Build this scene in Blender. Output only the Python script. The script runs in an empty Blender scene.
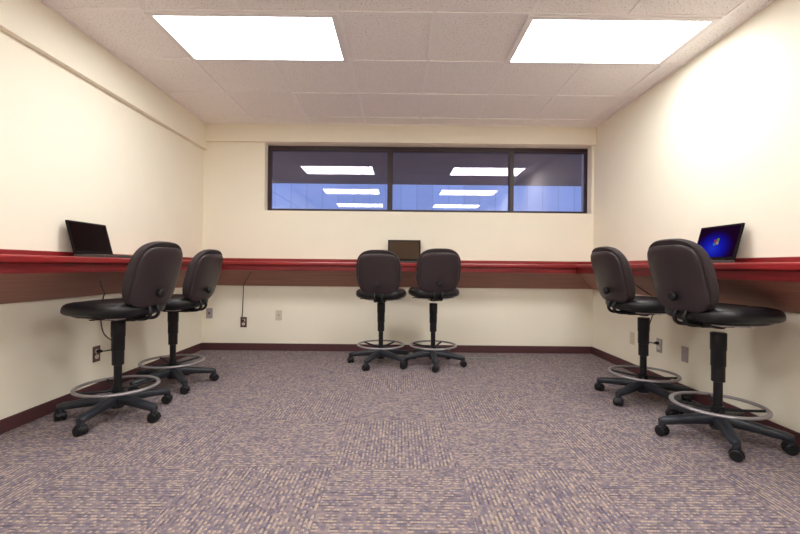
import bpy, bmesh, math, random
from mathutils import Vector, Matrix
R = math.radians
PI = math.pi
random.seed(7)
scene = bpy.context.scene
COL = scene.collection

# ------------------------------------------------------------------ dimensions (metres)
XL, XR = -2.225, 2.172          # side walls
YB, YF = 4.636, -2.6          # far wall, wall behind the camera
H = 2.537                      # ceiling
CAM_Z = 0.958
F_PX = 412.0

# ------------------------------------------------------------------ materials
def new_mat(name):
    m = bpy.data.materials.new(name); m.use_nodes = True
    nt = m.node_tree
    return m, nt, nt.nodes['Principled BSDF']

def srgb(r, g, b):
    f = lambda c: (c/255/12.92) if c/255 <= .04045 else ((c/255+.055)/1.055)**2.4
    return (f(r), f(g), f(b), 1)

def plain(name, col, rough=.5, metal=0., spec=.5, noise=0.06, nscale=40, bump=0., bscale=200):
    m, nt, p = new_mat(name)
    p.inputs['Roughness'].default_value = rough
    p.inputs['Metallic'].default_value = metal
    p.inputs['Specular IOR Level'].default_value = spec
    geo = nt.nodes.new('ShaderNodeTexCoord')
    nz = nt.nodes.new('ShaderNodeTexNoise'); nz.inputs['Scale'].default_value = nscale
    nz.inputs['Detail'].default_value = 3
    nt.links.new(geo.outputs['Object'], nz.inputs['Vector'])
    rp = nt.nodes.new('ShaderNodeValToRGB')
    lo = [max(0, c*(1-noise)) for c in col[:3]] + [1]; hi = [min(1, c*(1+noise)) for c in col[:3]] + [1]
    rp.color_ramp.elements[0].color = lo; rp.color_ramp.elements[1].color = hi
    rp.color_ramp.elements[0].position = .3; rp.color_ramp.elements[1].position = .7
    nt.links.new(nz.outputs['Fac'], rp.inputs['Fac'])
    nt.links.new(rp.outputs['Color'], p.inputs['Base Color'])
    if bump:
        n2 = nt.nodes.new('ShaderNodeTexNoise'); n2.inputs['Scale'].default_value = bscale
        nt.links.new(geo.outputs['Object'], n2.inputs['Vector'])
        bp = nt.nodes.new('ShaderNodeBump'); bp.inputs['Strength'].default_value = bump
        bp.inputs['Distance'].default_value = .002
        nt.links.new(n2.outputs['Fac'], bp.inputs['Height'])
        nt.links.new(bp.outputs['Normal'], p.inputs['Normal'])
    return m

def emit(name, col, strength):
    m = bpy.data.materials.new(name); m.use_nodes = True
    nt = m.node_tree; nt.nodes.clear()
    e = nt.nodes.new('ShaderNodeEmission'); o = nt.nodes.new('ShaderNodeOutputMaterial')
    e.inputs['Color'].default_value = col; e.inputs['Strength'].default_value = strength
    nt.links.new(e.outputs[0], o.inputs[0])
    return m

class NT:
    """tiny wrapper for maths nodes"""
    def __init__(s, nt): s.nt = nt
    def val(s, x, sock):
        if isinstance(x, (int, float)): sock.default_value = x
        else: s.nt.links.new(x, sock)
    def m(s, op, a, b=0.0):
        n = s.nt.nodes.new('ShaderNodeMath'); n.operation = op
        s.val(a, n.inputs[0]); s.val(b, n.inputs[1]); return n.outputs[0]
    def xyz(s, a, b, c=0.0):
        n = s.nt.nodes.new('ShaderNodeCombineXYZ')
        s.val(a, n.inputs[0]); s.val(b, n.inputs[1]); s.val(c, n.inputs[2]); return n.outputs[0]
    def mixf(s, f, a, b):
        n = s.nt.nodes.new('ShaderNodeMix'); n.data_type = 'FLOAT'
        s.val(f, n.inputs[0]); s.val(a, n.inputs[2]); s.val(b, n.inputs[3]); return n.outputs[0]
    def mixc(s, f, a, b, blend='MIX'):
        n = s.nt.nodes.new('ShaderNodeMix'); n.data_type = 'RGBA'; n.blend_type = blend
        s.val(f, n.inputs[0])
        for q, k in ((a, 6), (b, 7)):
            if isinstance(q, (tuple, list)): n.inputs[k].default_value = q
            else: s.nt.links.new(q, n.inputs[k])
        return n.outputs[2]
    def ramp(s, f, stops, const=False):
        n = s.nt.nodes.new('ShaderNodeValToRGB'); cr = n.color_ramp
        if const: cr.interpolation = 'CONSTANT'
        while len(cr.elements) < len(stops): cr.elements.new(.5)
        for e, (p, c) in zip(cr.elements, stops): e.position = p; e.color = c
        s.val(f, n.inputs[0]); return n.outputs[0]

def carpet_mat():
    m, nt, p = new_mat('woven_carpet'); N = NT(nt)
    g = nt.nodes.new('ShaderNodeNewGeometry'); sp = nt.nodes.new('ShaderNodeSeparateXYZ')
    nt.links.new(g.outputs['Position'], sp.inputs[0])
    T = .603
    xs = N.m('DIVIDE', N.m('SUBTRACT', sp.outputs[0], -.315), T)
    ys = N.m('DIVIDE', N.m('SUBTRACT', sp.outputs[1], 1.955), T)
    ix, iy = N.m('FLOOR', xs), N.m('FLOOR', ys)
    chk = N.m('FLOORED_MODULO', N.m('ADD', ix, iy), 2.0)      # 0: yarn runs along Y
    along = N.mixf(chk, sp.outputs[1], sp.outputs[0])
    across = N.mixf(chk, sp.outputs[0], sp.outputs[1])
    # rows of slanted loops: a light tan ridge beside a dark purple one
    PT, SL = .0185, .0125
    tile_id = N.m('ADD', ix, N.m('MULTIPLY', iy, 17.0))
    rowf = N.m('DIVIDE', across, PT); row = N.m('FLOOR', rowf)
    fr = N.m('ABSOLUTE', N.m('SUBTRACT', N.m('FRACT', rowf), .5))            # 0 ridge centre .. 0.5 gap
    slant = N.m('DIVIDE', N.m('ADD', along, N.m('MULTIPLY', fr, PT*1.3)), SL)
    wn2 = nt.nodes.new('ShaderNodeTexWhiteNoise'); wn2.noise_dimensions = '3D'
    nt.links.new(N.xyz(row, N.m('FLOOR', slant), tile_id), wn2.inputs['Vector'])
    light = N.ramp(wn2.outputs['Value'], [(0, srgb(104, 97, 110)), (.25, srgb(176, 160, 142)), (.5, srgb(142, 128, 132)), (.7, srgb(192, 174, 152)), (.86, srgb(124, 112, 118))], True)
    wn3 = nt.nodes.new('ShaderNodeTexWhiteNoise'); wn3.noise_dimensions = '3D'
    nt.links.new(N.xyz(N.m('FLOOR', N.m('ADD', rowf, .5)), N.m('FLOOR', N.m('DIVIDE', along, SL*1.4)), tile_id), wn3.inputs['Vector'])
    dark = N.ramp(wn3.outputs['Value'], [(0, srgb(70, 63, 76)), (.25, srgb(100, 95, 120)), (.5, srgb(142, 126, 124)), (.68, srgb(90, 85, 102)), (.84, srgb(132, 112, 118))], True)
    side = N.ramp(fr, [(.22, (0, 0, 0, 1)), (.32, (1, 1, 1, 1))])
    col = N.mixc(side, light, dark)
    hatch = N.m('LESS_THAN', N.m('FRACT', slant), .22)
    col = N.mixc(N.m('MULTIPLY', hatch, .6), col, srgb(80, 74, 94))
    # broad colour streaks along the rows
    nz = nt.nodes.new('ShaderNodeTexNoise'); nz.inputs['Scale'].default_value = 1.0; nz.inputs['Detail'].default_value = 3
    nt.links.new(N.xyz(N.m('MULTIPLY', along, 6.0), N.m('MULTIPLY', across, 40.0), chk), nz.inputs['Vector'])
    streak = N.ramp(nz.outputs['Fac'], [(.32, srgb(104, 96, 110)), (.68, srgb(154, 140, 132))])
    col = N.mixc(.38, col, streak)
    # fine seam of each tile
    sx = N.m('ABSOLUTE', N.m('SUBTRACT', N.m('FRACT', xs), .5)); sy = N.m('ABSOLUTE', N.m('SUBTRACT', N.m('FRACT', ys), .5))
    seam = N.m('GREATER_THAN', N.m('MAXIMUM', sx, sy), .4965)
    col = N.mixc(N.m('MULTIPLY', seam, .25), col, srgb(70, 58, 70))
    nt.links.new(col, p.inputs['Base Color'])
    p.inputs['Roughness'].default_value = .95; p.inputs['Specular IOR Level'].default_value = .15
    bp = nt.nodes.new('ShaderNodeBump'); bp.inputs['Strength'].default_value = .35; bp.inputs['Distance'].default_value = .003
    nt.links.new(N.m('ADD', N.m('SUBTRACT', .5, fr), N.m('MULTIPLY', wn2.outputs['Value'], .5)), bp.inputs['Height'])
    nt.links.new(bp.outputs['Normal'], p.inputs['Normal'])
    return m

def ceiling_mat():
    m, nt, p = new_mat('acoustic_tile'); N = NT(nt)
    g = nt.nodes.new('ShaderNodeNewGeometry')
    nz = nt.nodes.new('ShaderNodeTexNoise'); nz.inputs['Scale'].default_value = 95; nz.inputs['Detail'].default_value = 4
    nz.inputs['Roughness'].default_value = .65
    nt.links.new(g.outputs['Position'], nz.inputs['Vector'])
    c = N.ramp(nz.outputs['Fac'], [(.33, (.42, .37, .36, 1)), (.43, (.93, .915, .905, 1)), (.75, (.97, .96, .95, 1))])
    nt.links.new(c, p.inputs['Base Color'])
    p.inputs['Roughness'].default_value = .9; p.inputs['Specular IOR Level'].default_value = .2
    return m

def wood_mat(name, dark, light, rough, axis, spec=.5):
    m, nt, p = new_mat(name); N = NT(nt)
    g = nt.nodes.new('ShaderNodeNewGeometry')
    mp = nt.nodes.new('ShaderNodeMapping')
    mp.inputs['Scale'].default_value = (2.2, 40, 40) if axis == 'x' else (40, 2.2, 40)
    nt.links.new(g.outputs['Position'], mp.inputs['Vector'])
    nz = nt.nodes.new('ShaderNodeTexNoise'); nz.inputs['Scale'].default_value = 1.0
    nz.inputs['Detail'].default_value = 5; nz.inputs['Distortion'].default_value = .6
    nt.links.new(mp.outputs[0], nz.inputs['Vector'])
    c = N.ramp(nz.outputs['Fac'], [(.3, dark), (.7, light)])
    nt.links.new(c, p.inputs['Base Color'])
    p.inputs['Roughness'].default_value = rough; p.inputs['Specular IOR Level'].default_value = spec
    return m

def glass_mat():
    m = bpy.data.materials.new('window_glass'); m.use_nodes = True
    nt = m.node_tree; nt.nodes.clear()
    o = nt.nodes.new('ShaderNodeOutputMaterial'); mx = nt.nodes.new('ShaderNodeMixShader')
    tr = nt.nodes.new('ShaderNodeBsdfTransparent'); tr.inputs[0].default_value = (.90, .88, .96, 1)
    gl = nt.nodes.new('ShaderNodeBsdfGlossy'); gl.inputs['Roughness'].default_value = .012
    gl.inputs['Color'].default_value = (1, .94, 1, 1)
    fr = nt.nodes.new('ShaderNodeFresnel'); fr.inputs['IOR'].default_value = 1.85
    nt.links.new(fr.outputs[0], mx.inputs[0]); nt.links.new(tr.outputs[0], mx.inputs[1]); nt.links.new(gl.outputs[0], mx.inputs[2])
    nt.links.new(mx.outputs[0], o.inputs[0])
    return m

def siding_mat():
    m, nt, p = new_mat('metal_siding'); N = NT(nt)
    g = nt.nodes.new('ShaderNodeNewGeometry'); sp = nt.nodes.new('ShaderNodeSeparateXYZ')
    nt.links.new(g.outputs['Position'], sp.inputs[0])
    fr = N.m('FRACT', N.m('DIVIDE', sp.outputs[0], .42))
    seam = N.m('LESS_THAN', fr, .06)
    wn = nt.nodes.new('ShaderNodeTexWhiteNoise'); wn.noise_dimensions = '1D'
    nt.links.new(N.m('FLOOR', N.m('DIVIDE', sp.outputs[0], .42)), wn.inputs['W'])
    c = N.ramp(wn.outputs['Value'], [(0, (.56, .58, .62, 1)), (1, (.68, .70, .74, 1))])
    c = N.mixc(N.m('MULTIPLY', seam, .35), c, (.2, .22, .26, 1))
    nt.links.new(c, p.inputs['Base Color']); p.inputs['Roughness'].default_value = .6
    return m

def screen_mat():
    """a lit display: blue desktop, brighter in the middle"""
    m = bpy.data.materials.new('blue_desktop'); m.use_nodes = True
    nt = m.node_tree; nt.nodes.clear(); N = NT(nt)
    o = nt.nodes.new('ShaderNodeOutputMaterial'); e = nt.nodes.new('ShaderNodeEmission')
    tc = nt.nodes.new('ShaderNodeTexCoord'); sp = nt.nodes.new('ShaderNodeSeparateXYZ')
    nt.links.new(tc.outputs['Object'], sp.inputs[0])
    dx = N.m('DIVIDE', N.m('ADD', sp.outputs[0], .02), .17); dz = N.m('DIVIDE', N.m('SUBTRACT', sp.outputs[2], .085), .125)
    d = N.m('SQRT', N.m('ADD', N.m('MULTIPLY', dx, dx), N.m('MULTIPLY', dz, dz)))
    c = N.ramp(d, [(0, srgb(40, 62, 225)), (.45, srgb(26, 30, 190)), (.8, srgb(28, 14, 110)), (1, srgb(34, 8, 40))])
    nt.links.new(c, e.inputs[0]); e.inputs[1].default_value = .45
    nt.links.new(e.outputs[0], o.inputs[0])
    return m

M = {}
M['wall'] = plain('cream_paint', (.893, .852, .720, 1), .75, spec=.3, noise=.012, nscale=3)
M['carpet'] = carpet_mat()
M['ceiling'] = ceiling_mat()
M['grid'] = plain('grid_white', (.93, .91, .91, 1), .5, noise=.01)
M['fixture'] = plain('fixture_white', srgb(236, 234, 234), .4, noise=.01)
M['lens'] = emit('lit_diffuser', (1.0, .985, .97, 1), 10.0)
M['base'] = plain('maroon_vinyl', srgb(82, 48, 52), .5, noise=.05)
M['frame'] = plain('bronze_frame', srgb(50, 32, 36), .4, noise=.06)
M['glass'] = glass_mat()
for ax in 'xy':
    M['wood_'+ax] = wood_mat('mahogany_'+ax, (.17, .012, .014, 1), (.34, .025, .028, 1), .28, ax)
    M['apron_'+ax] = wood_mat('mahogany_apron_'+ax, (.13, .010, .012, 1), (.25, .02, .022, 1), .35, ax)  # same mahogany, darkened: shade of the recess under the countertop put into the colour
    M['panel_'+ax] = wood_mat('brown_laminate_'+ax, (.27, .105, .078, 1), (.36, .15, .11, 1), .5, ax)
M['vinyl'] = plain('black_vinyl', (.007, .0075, .010, 1), .38, noise=.15, nscale=30, bump=.15, bscale=300)
M['fabric'] = plain('charcoal_fabric', (.028, .019, .021, 1), .8, noise=.25, nscale=160, bump=.4, bscale=500)
M['shell'] = plain('shell_plastic', (.032, .021, .025, 1), .38, noise=.08, nscale=60, bump=.1, bscale=600)
M['black'] = plain('black_plastic', (.007, .007, .009, 1), .45, spec=.35, noise=.1)
M['arm'] = plain('star_base_plastic', (.020, .024, .033, 1), .42, noise=.1, bump=.1, bscale=400)
M['ring'] = plain('ring_sheen_grey', (.30, .28, .29, 1), .35, metal=.4, noise=.04)  # black plastic ring; ceiling light sheen painted in as an even grey
M['chrome'] = plain('chrome', (.75, .74, .75, 1), .15, metal=1, noise=.02)
M['plate_grey'] = plain('light_grey_steel', (.55, .53, .53, 1), .45, noise=.04)
M['lap_black'] = plain('laptop_black', (.004, .002, .002, 1), .6, spec=.12, noise=.1)
M['lap_grey'] = plain('laptop_grey', (.06, .052, .052, 1), .4, noise=.05)
M['screen_off'] = plain('dark_display', (.006, .002, .002, 1), .2, spec=.3, noise=.02)
M['screen_dim'] = plain('dim_display', (.06, .035, .018, 1), .12, noise=.05)
M['screen_on'] = screen_mat()
M['key'] = plain('key_black', (.01, .01, .01, 1), .5)
M['cord'] = plain('cord_black', (.02, .017, .017, 1), .5)
M['outlet_brown'] = plain('outlet_brown', srgb(92, 66, 62), .4)
M['outlet_grey'] = plain('outlet_grey', srgb(168, 158, 160), .4)
M['outlet_pale'] = plain('outlet_pale', srgb(214, 204, 182), .4)
M['socket'] = plain('socket_white', srgb(225, 215, 205), .35)
M['dark'] = plain('slot_black', (.01, .01, .01, 1), .6)
M['strip'] = plain('strip_greygreen', srgb(120, 136, 128), .5)
M['siding'] = siding_mat()
M['soffit'] = plain('soffit_dark', (.15, .085, .08, 1), .7)
M['ground'] = plain('concrete', (.3, .3, .3, 1), .9)
for nme, c in (('red', (200, 70, 40)), ('green', (120, 175, 60)), ('blue', (80, 150, 225)), ('yellow', (230, 190, 70))):
    M['flag_'+nme] = emit('flag_'+nme, srgb(*c), .32)

# ------------------------------------------------------------------ mesh helpers
def obj(name, bm, mats, parent=None, smooth=False, bevel=0, seg=2, loc=None, angle=40):
    me = bpy.data.meshes.new(name)
    bmesh.ops.recalc_face_normals(bm, faces=bm.faces)
    bm.to_mesh(me); bm.free()
    for mm in (mats if isinstance(mats, (list, tuple)) else [mats]): me.materials.append(mm)
    o = bpy.data.objects.new(name, me); COL.objects.link(o)
    if smooth:
        for p in me.polygons: p.use_smooth = True
        try: me.set_sharp_from_angle(angle=R(angle))
        except Exception: pass
    if bevel:
        md = o.modifiers.new('bevel', 'BEVEL'); md.width = bevel; md.segments = seg
        md.limit_method = 'ANGLE'; md.angle_limit = R(35)
    if parent: o.parent = parent
    if loc: o.location = loc
    return o

def tag(o, label=None, cat=None, group=None, kind=None):
    if label: o['label'] = label
    if cat: o['category'] = cat
    if group: o['group'] = group
    if kind: o['kind'] = kind
    return o

def empty(name, loc=(0, 0, 0), rz=0):
    o = bpy.data.objects.new(name, None); COL.objects.link(o)
    o.location = loc; o.rotation_euler = (0, 0, rz); o.empty_display_size = .1
    return o

def box(bm, x0, x1, y0, y1, z0, z1, mi=0, mat=None):
    vs = [bm.verts.new(v) for v in ((x0,y0,z0),(x1,y0,z0),(x1,y1,z0),(x0,y1,z0),(x0,y0,z1),(x1,y0,z1),(x1,y1,z1),(x0,y1,z1))]
    if mat is not None:
        for v in vs: v.co = mat @ v.co
    for f in ((0,3,2,1),(4,5,6,7),(0,1,5,4),(1,2,6,5),(2,3,7,6),(3,0,4,7)):
        fc = bm.faces.new([vs[i] for i in f]); fc.material_index = mi
    return vs

def B(*a, **k):
    bm = bmesh.new(); box(bm, *a, **k); return bm

def loft(bm, rings, cap0=True, cap1=True, mi=0):
    """rings: lists of points, same length, closed"""
    rv = [[bm.verts.new(p) for p in r] for r in rings]
    n = len(rv[0])
    for a, b in zip(rv[:-1], rv[1:]):
        for i in range(n):
            f = bm.faces.new((a[i], a[(i+1) % n], b[(i+1) % n], b[i])); f.material_index = mi
    if cap0: bm.faces.new(rv[0]).material_index = mi
    if cap1: bm.faces.new(list(reversed(rv[-1]))).material_index = mi
    return rv

def lathe(bm, prof, n=28, c=(0, 0), mi=0, mat=None):
    rings = [[Vector((c[0]+r*math.cos(2*PI*i/n), c[1]+r*math.sin(2*PI*i/n), z)) for i in range(n)] for r, z in prof]
    if mat is not None: rings = [[mat @ p for p in r] for r in rings]
    loft(bm, rings, mi=mi)

def tube(bm, pts, rad, n=10, mi=0):
    pts = [Vector(p) for p in pts]; rings = []; up = None
    for i, p in enumerate(pts):
        t = (pts[min(i+1, len(pts)-1)] - pts[max(i-1, 0)]).normalized()
        if up is None:
            up = t.orthogonal().normalized()
        up = (up - t*up.dot(t)).normalized(); sd = t.cross(up)
        r = rad[i] if isinstance(rad, (list, tuple)) else rad
        rings.append([p + up*math.cos(2*PI*k/n)*r + sd*math.sin(2*PI*k/n)*r for k in range(n)])
    loft(bm, rings, mi=mi)

def smooth_path(pts, sub=6):
    pts = [Vector(p) for p in pts]; out = []
    for i in range(len(pts)-1):
        p0, p1, p2, p3 = pts[max(i-1, 0)], pts[i], pts[i+1], pts[min(i+2, len(pts)-1)]
        for k in range(sub):
            t = k/sub
            out.append(.5*((2*p1)+(p2-p0)*t+(2*p0-5*p1+4*p2-p3)*t*t+(3*p1-p0-3*p2+p3)*t**3))
    out.append(pts[-1]); return out

def superell(a, b, e, n=48):
    out = []
    for i in range(n):
        t = 2*PI*i/n; c, s = math.cos(t), math.sin(t)
        out.append((a*math.copysign(abs(c)**(2/e), c), b*math.copysign(abs(s)**(2/e), s)))
    return out

# ------------------------------------------------------------------ the room
T = .12
tag(obj('floor', B(XL-T, XR+T, YF-T, YB+T, -.1, 0), M['carpet']), 'purple and tan carpet tiles laid quarter turned', kind='structure')
ceil = obj('ceiling', B(XL-T, XR+T, YF-T, YB+T, H, H+.1), M['ceiling']); tag(ceil, 'speckled white acoustic tile ceiling', kind='structure')
bm = bmesh.new()
gz0, gz1 = H-.006, H+.002
P = .6045
gx = [-1.01 + P*k for k in range(-2, 6)]
gy = [3.77 + P*k for k in range(-11, 2)]
for x in gx: box(bm, x-.012, x+.012, YF, YB, gz0, gz1)
for y in gy: box(bm, XL, XR, y-.012, y+.012, gz0-.0006, gz1)
for a in ((XL, XL+.062), (XR-.022, XR)): box(bm, a[0], a[1], YF, YB, gz0-.0003, gz1)
box(bm, XL, XR, YB-.062, YB, gz0-.0004, gz1)
tag(obj('ceiling_grid', bm, M['grid'], ceil), kind='structure')

tag(obj('wall_left', B(XL-T, XL, YF-T, YB+T, 0, H), M['wall']), 'cream painted left wall', kind='structure')
tag(obj('wall_right', B(XR, XR+T, YF-T, YB+T, 0, H), M['wall']), 'cream painted right wall', kind='structure')
tag(obj('wall_rear', B(XL, XR, YF-T, YF, 0, H), M['wall']), 'cream painted wall behind the viewer', kind='structure')
# far wall with the window opening
WX0, WX1, WZ0, WZ1 = -1.532, 2.146, 1.574, 2.334
TB = .26
bm = bmesh.new()
box(bm, XL, WX0, YB, YB+TB, 0, H); box(bm, WX1, XR, YB, YB+TB, 0, H)
box(bm, WX0, WX1, YB, YB+TB, 0, WZ0); box(bm, WX0, WX1, YB, YB+TB, WZ1, H)
tag(obj('wall_back', bm, M['wall']), 'cream painted back wall below and around the window', kind='structure')
# dropped bands under the ceiling
tag(obj('trim_1', B(XL, XL+.045, YF, YB, 2.247, H), M['wall']), 'boxed cream band along the top of the left wall', kind='structure')
tag(obj('trim_2', B(XL+.045, XR, YB-.045, YB, 2.337, H), M['wall']), 'boxed cream band above the window', kind='structure')
# baseboards
bh = .080
for nm, a in (('baseboard_left', (XL, XL+.012, YF, YB)), ('baseboard_right', (XR-.012, XR, YF, YB)),
              ('baseboard_back', (XL+.012, XR-.012, YB-.012, YB)), ('baseboard_rear', (XL+.012, XR-.012, YF, YF+.012))):
    tag(obj(nm, B(*a, 0, bh), M['base'], bevel=.003), 'dark maroon vinyl baseboard', kind='structure')

# window
win = empty('window_1', ((WX0+WX1)/2, YB+.135, WZ0)); tag(win, 'long three pane clerestory window in dark bronze frame', kind='structure')
wo = -Vector(win.location)
bm = bmesh.new()
fy0, fy1 = YB+.105, YB+.165
box(bm, WX0, WX1, fy0, fy1, WZ0, WZ0+.030); box(bm, WX0, WX1, fy0, fy1, WZ1-.042, WZ1)
box(bm, WX0, WX0+.034, fy0, fy1, WZ0+.030, WZ1-.042); box(bm, WX1-.016, WX1, fy0, fy1, WZ0+.030, WZ1-.042)
MULL = (-.125, 1.273)
fr = obj('window_frame', bm, M['frame'], win, loc=wo); tag(fr, kind='structure')
for xm in MULL:
    tag(obj('mullion', B(xm-.022, xm+.022, fy0-.004, fy1, WZ0+.030, WZ1-.042), M['frame'], win, loc=wo), kind='structure')
    # sash lip beside the mullion
px = [WX0+.034, MULL[0]-.022, MULL[0]+.022, MULL[1]-.022, MULL[1]+.022, WX1-.016]
for k in range(3):
    x0, x1 = px[2*k], px[2*k+1]
    bm = bmesh.new()                       # the glass sits a hair out of plumb
    za, zb = WZ0+.030, WZ1-.042
    loft(bm, [[(x0, YB+.130, za), (x1, YB+.130, za), (x1, YB+.136, za), (x0, YB+.136, za)],
              [(x0, YB+.1328, zb), (x1, YB+.1328, zb), (x1, YB+.1388, zb), (x0, YB+.1388, zb)]])
    tag(obj('pane', bm, M['glass'], win, loc=wo), kind='structure')
    bm = bmesh.new(); q = .008
    box(bm, x0, x0+q, YB+.116, YB+.129, WZ0+.030, WZ1-.042); box(bm, x1-q, x1, YB+.116, YB+.129, WZ0+.030, WZ1-.042)
    box(bm, x0+q, x1-q, YB+.116, YB+.129, WZ0+.030, WZ0+.038); box(bm, x0+q, x1-q, YB+.116, YB+.129, WZ1-.056, WZ1-.042)
    tag(obj('sash', bm, M['frame'], win, loc=wo), kind='structure')

# outside the window: walkway canopy and a metal-sided building in blue dusk light
tag(obj('ceiling_canopy', B(-7, 9, YB+TB, 7.15, 2.38, 2.55), M['soffit']), 'dark canopy soffit outside the window', kind='structure')
tag(obj('ground', B(-14, 16, YB+TB, 12, -.2, -.02), M['ground']), 'concrete ground outside', kind='structure')
tag(obj('wall_outside', B(-14, 16, 11, 11.3, -.02, 6.5), M['siding']), 'metal sided building wall in blue dusk', kind='structure')

# ------------------------------------------------------------------ ceiling lights
def make_light():
    root = empty('ceiling_light')
    w, d = 1.209, .6045
    bm = bmesh.new(); q = .042
    z0, z1 = -.012, .004
    box(bm, -w/2+.004, w/2-.004, -d/2+.004, -d/2+q-.008, z0, z1); box(bm, -w/2+.004, w/2-.004, d/2-q+.008, d/2-.004, z0, z1)
    box(bm, -w/2+.004, -w/2+q, -d/2+q-.008, d/2-q+.008, z0, z1); box(bm, w/2-q, w/2-.004, -d/2+q-.008, d/2-q+.008, z0, z1)
    obj('frame', bm, M['fixture'], root)
    obj('diffuser', B(-w/2+q, w/2-q, -d/2+q-.008, d/2-q+.008, -.008, .002), M['lens'], root)
    return root

def copy_tree(o, parent=None):
    c = o.copy(); COL.objects.link(c)
    if parent: c.parent = parent
    for ch in list(o.children): copy_tree(ch, c)
    return c

L0 = make_light()
first = True
where = {(0, 0): 'glowing recessed ceiling light panel above the left side of the room',
         (1, 0): 'glowing recessed ceiling light panel above the right side of the room',
         (0, 1): 'left light panel of the middle row, seen only as a window reflection',
         (1, 1): 'right light panel of the middle row, seen only as a window reflection',
         (0, 2): 'left light panel of the rearmost row, lowest reflection in the first window pane',
         (1, 2): 'right light panel of the rearmost row, lowest reflection in the middle pane'}
for k in range(3):
    for s, xc in ((0, -1.01), (1, -1.01+4*P-.022)):
        o = L0 if first else copy_tree(L0); first = False
        o.location = (xc, 3.77-1.5*P-3*P*k, H-.005)
        tag(o, where[(s, k)], 'ceiling light', 'recessed light panels')

# ------------------------------------------------------------------ counters
DL, DR, DB = .355, .333, .33
CT, CB, AB = .997, .958, .905
Y0 = -.6
G = .0028
def wall_map(side):
    """(d = distance from wall, s = position along wall, z) -> world"""
    if side == 'left': return lambda d, s, z: (XL+d, s, z)
    if side == 'right': return lambda d, s, z: (XR-d, s, z)
    return lambda d, s, z: (s, YB-d, z)
def s_range(side, d):
    if side == 'back': return XL+d*DL/DB+G, XR-d*DR/DB-G
    return Y0, YB-d*DB/(DL if side == 'left' else DR)-G
def sweep(side, prof):
    bm = bmesh.new(); f = wall_map(side)
    loft(bm, [[f(d, s_range(side, d)[e], z) for d, z in prof] for e in (0, 1)])
    return bm
cl = {'left': 'red mahogany wall counter along the left wall, under the dark laptop',
      'right': 'red mahogany wall counter along the right wall, under the laptop with blue screen',
      'back': 'red mahogany wall counter along the back wall below the window'}
for side, D in (('left', DL), ('right', DR), ('back', DB)):
    ax = 'x' if side == 'back' else 'y'
    org = {'left': (XL, (Y0+YB)/2, .73), 'right': (XR, (Y0+YB)/2, .73), 'back': ((XL+XR)/2, YB, .73)}[side]
    root = empty('wall_counter', org); tag(root, cl[side], 'counter', 'mahogany counters around the room')
    lo = -Vector(org)
    # countertop with an eased nose
    nose = [(.0, CB), (D-.006, CB), (D-.001, CB+.005), (D, CB+.012), (D, CT-.010), (D-.003, CT-.003), (D-.010, CT), (.0, CT)]
    obj('countertop', sweep(side, nose), M['wood_'+ax], root, loc=lo)
    obj('apron', sweep(side, [(D-.040, AB), (D-.020, AB), (D-.020, CB), (D-.040, CB)]), M['apron_'+ax], root, loc=lo, bevel=.002)
    obj('backsplash', sweep(side, [(0, CT), (.018, CT), (.018, CT+.032), (.015, CT+.036), (0, CT+.036)]), M['wood_'+ax], root, loc=lo)
    obj('underside_panel', sweep(side, [(.0, .728), (.020, .728), (D-.028, AB-.002), (D-.042, AB+.012), (.0, .748)]), M['panel_'+ax], root, loc=lo)

# ------------------------------------------------------------------ laptops
def make_laptop(tilt, w=.362, d=.218, hgt=.225, screen='screen_off', logo=False):
    root = empty('laptop')
    base = obj('base', B(-w/2, w/2, -d, .004, .0005, .020), M['lap_grey'], root, bevel=.004)
    bm = bmesh.new()
    rows = 6
    for r in range(rows):
        n = 14 if r else 10
        wd = (w-.05)/n
        for i in range(n):
            x = -w/2+.025+i*wd
            box(bm, x+.0015, x+wd-.0015, -.035-r*.0165-.0135, -.035-r*.0165, .0215, .0245)
    obj('keyboard', bm, M['key'], base)
    obj('touchpad', B(-.05, .04, -d+.012, -d+.065, .0215, .0228), M['lap_black'], base)
    # lid, hinged at the rear edge; its local z runs up the lid
    lid = obj('screen_lid', B(-w/2, w/2, -.004, .008, .004, hgt), M['lap_black'], root, bevel=.004)
    lid.location = (0, -.002, .020); lid.rotation_euler = (-tilt, 0, 0)
    b = .014
    obj('display', B(-w/2+b, w/2-b, -.0052, -.0035, .024, hgt-b), M[screen], lid)
    for sx in (-.11, .11):
        bm = bmesh.new(); mt = Matrix.Translation((sx, 0, .003)) @ Matrix.Rotation(PI/2, 4, 'Y')
        lathe(bm, [(.006, -.022), (.006, .022)], 12, mat=mt)
        obj('hinge', bm, M['lap_black'], lid, smooth=True)
    if logo:
        # waving four pane flag emblem
        cx, cz, s = .0, .128, .021
        for nme, (i, j) in (('red', (0, 1)), ('green', (1, 1)), ('blue', (0, 0)), ('yellow', (1, 0))):
            bm = bmesh.new(); n = 8; top = []; bot = []
            for k in range(n+1):
                u = -s + i*(s+.0015) + k/n*(s-.0015)
                wv = .0045*math.sin((u/s)*PI*.95)
                z0 = cz + (-s if j == 0 else .0015) + wv; z1 = cz + (-.0015 if j == 0 else s) + wv
                top.append((cx+u+.08*(z1-cz), z1)); bot.append((cx+u+.08*(z0-cz), z0))
            ol = bot + top[::-1]
            loft(bm, [[(x, -.0053, z) for x, z in ol], [(x, -.0057, z) for x, z in ol]])
            obj('emblem_pane', bm, M['flag_'+nme], lid)
    return root
lp = make_laptop(R(15), hgt=.233, screen='screen_off'); lp.location = (XL+.10, 2.868, CT); lp.rotation_euler.z = R(90)
tag(lp, 'open laptop with a blank dark screen on the left counter', 'laptop', 'laptops on the counters')
lp = make_laptop(R(15), hgt=.243, screen='screen_on', logo=True); lp.location = (XR-.10, 2.735, CT); lp.rotation_euler.z = R(-90)
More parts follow.
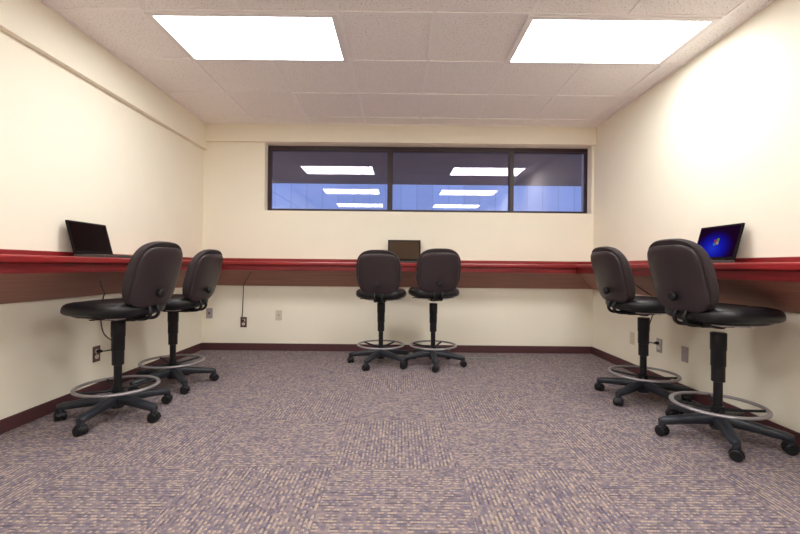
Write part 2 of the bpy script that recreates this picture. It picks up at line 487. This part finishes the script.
tag(lp, 'open laptop showing a blue desktop with window flag emblem on the right counter', 'laptop', 'laptops on the counters')
lp = make_laptop(R(8), hgt=.238, screen='screen_dim'); lp.location = (.045, YB-.085, CT)
tag(lp, 'open laptop with dim brown screen between the two stools at the back counter', 'laptop', 'laptops on the counters')

# ------------------------------------------------------------------ drafting stools
SEAT_Z = .645     # underside of the seat cushion
def bend(u, v, w):
    """backrest local -> stool local: u across, v up the back (0..0.40), w towards the sitter"""
    t = max(0, (v-.07)/.33)
    y = -.232 - .112*(max(0, v)/BH)**1.1 + .50*u*u + w
    if v < .07: y += .10*((.07-v)/.07)*.10
    return Vector((u, y, .69 + v))
BH = .405
def make_stool():
    root = empty('drafting_stool')
    # star base, hub and column
    bm = bmesh.new(); lathe(bm, [(.020, .050), (.036, .055), (.042, .075), (.042, .118), (.034, .135), (.027, .142)], 32)
    obj('hub', bm, M['arm'], root, smooth=True)
    bm = bmesh.new(); lathe(bm, [(.0225, .142), (.0225, .34)], 24)
    obj('inner_column', bm, M['black'], root, smooth=True)
    bm = bmesh.new()
    lathe(bm, [(.030, .322), (.033, .324), (.0335, .408), (.0365, .411), (.037, .500), (.0395, .503), (.040, .596), (.037, .600), (.018, .600)], 32)
    obj('column_sleeve', bm, M['black'], root, smooth=True)
    bm = bmesh.new(); lathe(bm, [(.014, .595), (.014, .640)], 20)
    obj('gas_piston', bm, M['chrome'], root, smooth=True)
    # foot ring
    bm = bmesh.new(); Rr = .222; zr = .190; n, k = 72, 12
    rings = [[Vector(((Rr+.0125*math.cos(2*PI*j/k))*math.cos(2*PI*i/n), (Rr+.0125*math.cos(2*PI*j/k))*math.sin(2*PI*i/n),
              zr+.009*math.sin(2*PI*j/k))) for j in range(k)] for i in range(n)]
    loft(bm, rings+[rings[0]], False, False); bmesh.ops.remove_doubles(bm, verts=bm.verts, dist=1e-5)
    ring = obj('foot_ring', bm, M['ring'], root, smooth=True)
    bm = bmesh.new(); lathe(bm, [(.0235, .150), (.034, .152), (.034, .182), (.0235, .186)], 28)
    obj('collar', bm, M['black'], ring, smooth=True)
    for i in range(4):
        a = PI/4+i*PI/2+.2; c, s = math.cos(a), math.sin(a)
        bm = bmesh.new()
        tube(bm, [(c*r, s*r, z) for r, z in ((.028, .166), (.06, .168), (.12, .174), (.19, .183), (.219, .188))], [.009, .009, .008, .008, .008], 8)
        obj('spoke', bm, M['black'], ring, smooth=True)
    # five legs, each with a twin-wheel caster
    bm = bmesh.new(); rings = []
    for t in range(13):
        q = t/12; r = .026+q*(.300-.026); z = .110-.026*q**1.5; hw = .034-.008*q; hh = .031-.010*q
        if t == 12: hw *= .55; hh *= .7; r += .016
        if t == 11: r += .012
        rings.append([(r, y*hw, z+zz*hh) for y, zz in superell(1, 1, 2.8, 16)])
    loft(bm, rings)
    lathe(bm, [(.014, .050), (.019, .055), (.020, .075)], 14, c=(.300, 0))
    leg0 = obj('leg', bm, M['arm'], root, smooth=True)
    bm = bmesh.new()
    for sy in (-1, 1):
        mt = Matrix.Translation((0, sy*.0165, .0285)) @ Matrix.Rotation(PI/2, 4, 'X')
        lathe(bm, [(.010, -.0125), (.024, -.0125), (.0285, -.008), (.0285, .008), (.024, .0125), (.010, .0125)], 24, mat=mt)
    rings = []
    for t in range(9):                       # hood over the wheels
        a = R(-10+t*22); rr = .034
        rings.append([(rr*math.cos(a)*k2, yy, .0275+rr*math.sin(a)*k2) for yy, k2 in ((-.018, 1), (.018, 1), (.018, .8), (-.018, .8))])
    loft(bm, rings)
    lathe(bm, [(.009, .030), (.009, .062)], 12)
    c0 = obj('caster', bm, M['black'], leg0, smooth=True); c0.location = (.300, 0, 0); c0.rotation_euler.z = R(70)
    leg0['k'] = 0
    for i in range(1, 5):
        lc = copy_tree(leg0, root); lc.rotation_euler.z = i*R(72); lc['k'] = i
        lc.children[0].rotation_euler.z = R((70, 20, 140, 250, 300)[i])
    # ---- upper group (raised and lowered by the gas lift)
    up = []
    bm = bmesh.new(); a_, b_ = .245, .248
    def seat_ring(k, z, dip=0):
        out = []
        for x, y in superell(a_-k, b_-k, 3.0, 56):
            w = 1.0 - .07*max(0, y/b_)          # a touch narrower at the front
            drop = -.018*max(0, (y-.06)/(b_-.06))**2 if y > .06 else 0
            out.append((x*w, y+.022, z+drop*(1 if z > SEAT_Z+.02 else .25)))
        return out
    S = SEAT_Z
    loft(bm, [seat_ring(k, z) for k, z in ((.050, S+.000), (.022, S+.003), (.008, S+.012), (.001, S+.026), (.0, S+.040), (.003, S+.056),
              (.011, S+.069), (.026, S+.078), (.056, S+.083), (.10, S+.084), (.16, S+.080))])
    up.append(obj('seat', bm, M['vinyl'], root, smooth=True, angle=60))
    bm = bmesh.new(); loft(bm, [seat_ring(k, z) for k, z in ((.090, S-.016), (.062, S-.013), (.040, S-.002), (.038, S+.004))])
    up.append(obj('seat_pan', bm, M['black'], root, smooth=True, angle=60))
    up.append(obj('seat_plate', B(-.125, .125, -.10, .10, S-.026, S-.014), M['plate_grey'], root, bevel=.003))
    bm = bmesh.new(); box(bm, -.055, .055, -.15, .05, S-.040, S-.014); lathe(bm, [(.030, S-.052), (.034, S-.040), (.034, S-.03)], 20)
    up.append(obj('mechanism', bm, M['black'], root, bevel=.004))
    for sx in (-1, 1):
        bm = bmesh.new()
        tube(bm, smooth_path([(sx*.05, -.02, S-.022), (sx*.12, -.015, S-.022), (sx*.17, -.01, S-.018)], 4), .005, 8)
        box(bm, sx*.19-.022, sx*.19+.022, -.022, .002, S-.020, S-.014)
        up.append(obj('lever', bm, M['plate_grey'] if sx > 0 else M['black'], root))
    # backrest
    def bk_ring(aw, ah, e, w, dv=0, n=56):
        return [bend(u, BH/2+v+dv, w) for u, v in superell(aw, ah, e, n)]
    bm = bmesh.new(); A, Hh = .206, BH/2
    loft(bm, [bk_ring(A-.03, Hh-.03, 3.0, .004), bk_ring(A-.006, Hh-.006, 3.0, .002), bk_ring(A, Hh, 3.0, .012), bk_ring(A+.003, Hh+.003, 3.0, .028),
              bk_ring(A, Hh, 3.0, .044), bk_ring(A-.010, Hh-.010, 3.0, .056), bk_ring(A-.030, Hh-.03, 2.9, .064), bk_ring(A-.09, Hh-.09, 2.6, .069)])
    back = obj('backrest', bm, M['fabric'], root, smooth=True, angle=60); up.append(back)
    bm = bmesh.new(); q = 4.2
    def sh(k, e, w):                       # shell outline, lower at the top than the cushion
        out = []
        for u, v in superell(A-.020-k, Hh-.017-k, e, 56):
            out.append(bend(u, BH/2+v-.016, w))
        return out
    loft(bm, [sh(.002, q, .006), sh(0, q, -.004), sh(.002, q, -.010), sh(.008, q, -.014), sh(.035, 3.6, -.018), sh(.085, 3.0, -.020), sh(.15, 2.4, -.021)])
    obj('back_shell', bm, M['shell'], back, smooth=True, angle=60)
    p = bend(0, .085, -.022)
    bm = bmesh.new(); mt = Matrix.Translation(p) @ Matrix.Rotation(R(90), 4, 'X')
    lathe(bm, [(.014, -.008), (.014, .006), (.024, .007), (.026, .012), (.026, .022), (.022, .028), (.012, .030)], 24, mat=mt)
    obj('knob', bm, M['black'], back, smooth=True)
    for sx in (-1, 1):
        bm = bmesh.new(); x = sx*.035; pb = bend(x, .012, -.004); pt = bend(x, .05, .000)
        tube(bm, smooth_path([(x, -.10, S-.024), (x, -.17, S-.028), (x, -.225, S-.020), (x, -.248, S+.012), (x, pb.y-.004, pb.z), (x, pt.y, pt.z)], 6), .0105, 10)
        up.append(obj('back_bar', bm, M['black'], root, smooth=True))
    for o in up + [o for o in root.children if o.name.startswith('gas_piston')]: o['u'] = 1
    return root

st0 = make_stool()
stools = [  # x, y, facing rotation, one leg direction (deg), lift, label
    (-1.771, 2.596, 83, -90, .000, 'black drafting stool beside the dark laptop, nearer of two at the left counter'),
    (-1.796, 3.270, 87, -45.7, -.020, 'black drafting stool at the left counter, the one closer to the back corner'),
    (1.819, 2.348, -83, -113, .030, 'black drafting stool in front of the blue screen laptop, nearer of two at right counter'),
    (1.796, 3.030, -87, 138, .020, 'black drafting stool at the right counter, the one closer to the back corner'),
    (-.181, 4.050, -4, -114, .010, 'black drafting stool at the back counter, left of the pair'),
    (.332, 4.050, 6, -90, .028, 'black drafting stool at the back counter, right of the pair'),
]
for i, (x, y, rz, la, dz, lab) in enumerate(stools):
    o = st0 if i == 0 else copy_tree(st0)
    o.location = (x, y, 0); o.rotation_euler = (0, 0, R(rz))
    tag(o, lab, 'stool', 'drafting stools')
    for ch in o.children:
        if 'u' in ch: ch.location.z = dz; 
        if 'k' in ch: ch.rotation_euler.z = R(la-rz+72*ch['k'])
for o in bpy.data.objects:
    for q in ('u', 'k'):
        if q in o: del o[q]

# ------------------------------------------------------------------ outlets, plates and cords
def make_plate(name, kind, loc, rz, label, cat):
    """plate lies in local XZ, facing -Y"""
    root = empty(name, loc, rz); tag(root, label, cat, 'wall plates under the counters')
    mats = {'brown': 'outlet_brown', 'grey': 'outlet_grey', 'pale': 'outlet_pale'}
    ck = kind.split('_')[0]
    obj('cover_plate', B(-.036, .036, -.006, 0, -.058, .058), M[mats[ck]], root, bevel=.003)
    if kind.endswith('outlet'):
        for sz in (-1, 1):
            bm = bmesh.new()
            loft(bm, [[(x, y, sz*.0205+z) for x, z in superell(.0175, .0150, 2.6, 24)] for y in (-.005, -.0085)])
            s = obj('socket', bm, M['socket'], root)
            bm = bmesh.new()
            for sx in (-.006, .006): box(bm, sx-.0012, sx+.0012, -.0090, -.0080, sz*.0205-.001, sz*.0205+.007)
            box(bm, -.0022, .0022, -.0090, -.0080, sz*.0205-.010, sz*.0205-.006)
            obj('slot', bm, M['dark'], s)
    elif kind.endswith('jack'):
        obj('jack', B(-.009, .009, -.009, -.005, -.008, .009), M['dark'] if ck == 'grey' else M['outlet_grey'], root)
    for sz in ((0,) if kind.endswith('outlet') else (-.042, .042)):
        bm = bmesh.new(); lathe(bm, [(.003, -.001), (.003, .001)], 10, mat=Matrix.Translation((0, -.0065, sz)) @ Matrix.Rotation(PI/2, 4, 'X'))
        obj('screw', bm, M['plate_grey'], root)
    return root
LW, RW = R(90), R(-90)
make_plate('wall_outlet', 'brown_outlet', (XL, 3.025, .294), LW, 'brown framed outlet with a plug, low on the left wall', 'outlet')
make_plate('wall_outlet', 'brown_outlet', (-1.752, YB, .315), 0, 'brown framed outlet with a plug and hanging cord on the back wall', 'outlet')
make_plate('wall_outlet', 'grey_outlet', (XR, 3.436, .321), RW, 'grey outlet with a plug on the right wall between the stool columns', 'outlet')
make_plate('wall_plate', 'grey_jack', (-2.139, YB, .412), 0, 'small grey jack plate on the back wall near the left corner', 'wall plate')
make_plate('wall_plate', 'pale_jack', (-1.357, YB, .397), 0, 'pale cream jack plate on the back wall, right of the hanging cord', 'wall plate')
make_plate('wall_plate', 'pale_blank', (XR, 3.84, .313), RW, 'pale blank plate on the right wall nearest the back corner', 'wall plate')
make_plate('wall_plate', 'grey_blank', (XR, 3.128, .312), RW, 'grey blank plate on the right wall, nearest to the viewer', 'wall plate')

def make_cord(path, plug_at, out, label):
    org = Vector(plug_at)
    root = empty('power_cord', org); tag(root, label, 'cord', 'laptop power cords')
    bm = bmesh.new(); tube(bm, [p-org for p in smooth_path(path, 8)], .0042, 8)
    obj('cable', bm, M['cord'], root, smooth=True)
    bm = bmesh.new(); o = Vector(out); n = o.normalized()
    rot = n.to_track_quat('Z', 'Y').to_matrix().to_4x4()
    lathe(bm, [(.012, .0), (.0135, .004), (.0135, .020), (.009, .030), (.005, .042)], 16, mat=rot)
    obj('plug', bm, M['black'], root, smooth=True)
# panel surface: z on the sloping underside at distance d from the wall
def pz(d, D): return .728 + (d-.020)/(D-.040)*(AB-.002-.728)
def on(side, d, s, lift=.006):
    D = {'left': DL, 'right': DR, 'back': DB}[side]
    return wall_map(side)(d+lift*.5, s, pz(d, D)-lift)
z0 = .315+.0205
make_cord([on('back', .28, -1.575), on('back', .15, -1.665), on('back', .05, -1.735), (-1.752, YB-.016, .715), (-1.757, YB-.012, .60), (-1.762, YB-.012, .45),
           (-1.760, YB-.030, .37), (-1.754, YB-.052, z0+.002)], (-1.752, YB-.0095, z0), (0, -1, 0), 'black power cord hanging down the back wall to the brown outlet')
z0 = .294+.0205
make_cord([on('left', .23, 2.74), on('left', .14, 2.88), on('left', .05, 3.03), (XL+.015, 3.07, .70), (XL+.012, 3.05, .58), (XL+.03, 3.06, .44), (XL+.075, 3.12, .355),
           (XL+.095, 3.07, .322), (XL+.055, 3.027, z0)], (XL+.0095, 3.025, z0), (1, 0, 0), 'black power cord under the left counter, running to the left wall outlet')
z0 = .321+.0205
make_cord([on('right', .24, 3.44), on('right', .12, 3.48), on('right', .03, 3.50), (XR-.015, 3.51, .70), (XR-.012, 3.515, .58), (XR-.03, 3.54, .47), (XR-.07, 3.55, .39), (XR-.09, 3.49, .350),
           (XR-.055, 3.438, z0)], (XR-.0095, 3.436, z0), (-1, 0, 0), 'black power cord under the right counter, running to the right wall outlet')
bm = B(.705, 1.146, 4.32, 4.345, 0, .006)
tag(obj('floor_strip', bm, M['strip'], bevel=.002), 'thin grey green strip lying on the carpet before the back baseboard', 'strip')

# ------------------------------------------------------------------ light from outside (blue dusk)
w = bpy.data.worlds.new('dusk'); scene.world = w; w.use_nodes = True
bg = w.node_tree.nodes['Background']
bg.inputs[0].default_value = (.27, .47, .96, 1); bg.inputs[1].default_value = 1.25

# ------------------------------------------------------------------ camera
cam = bpy.data.objects.new('camera', bpy.data.cameras.new('camera')); COL.objects.link(cam)
cam.data.sensor_width = 36; cam.data.lens = F_PX/800*36
cam.data.shift_y = -.5/800
cam.location = (0, 0, CAM_Z)
roll = .0100
cam.rotation_euler = (Matrix.Rotation(R(90), 3, 'X') @ Matrix.Rotation(roll, 3, 'Z')).to_euler()
scene.camera = cam
cy = scene.cycles
cy.max_bounces = 24; cy.diffuse_bounces = 20; cy.glossy_bounces = 6; cy.transparent_max_bounces = 12
vs = scene.view_settings
vs.view_transform = 'Standard'; vs.look = 'None'; vs.exposure = .56; vs.gamma = 1; vs.use_curve_mapping = False
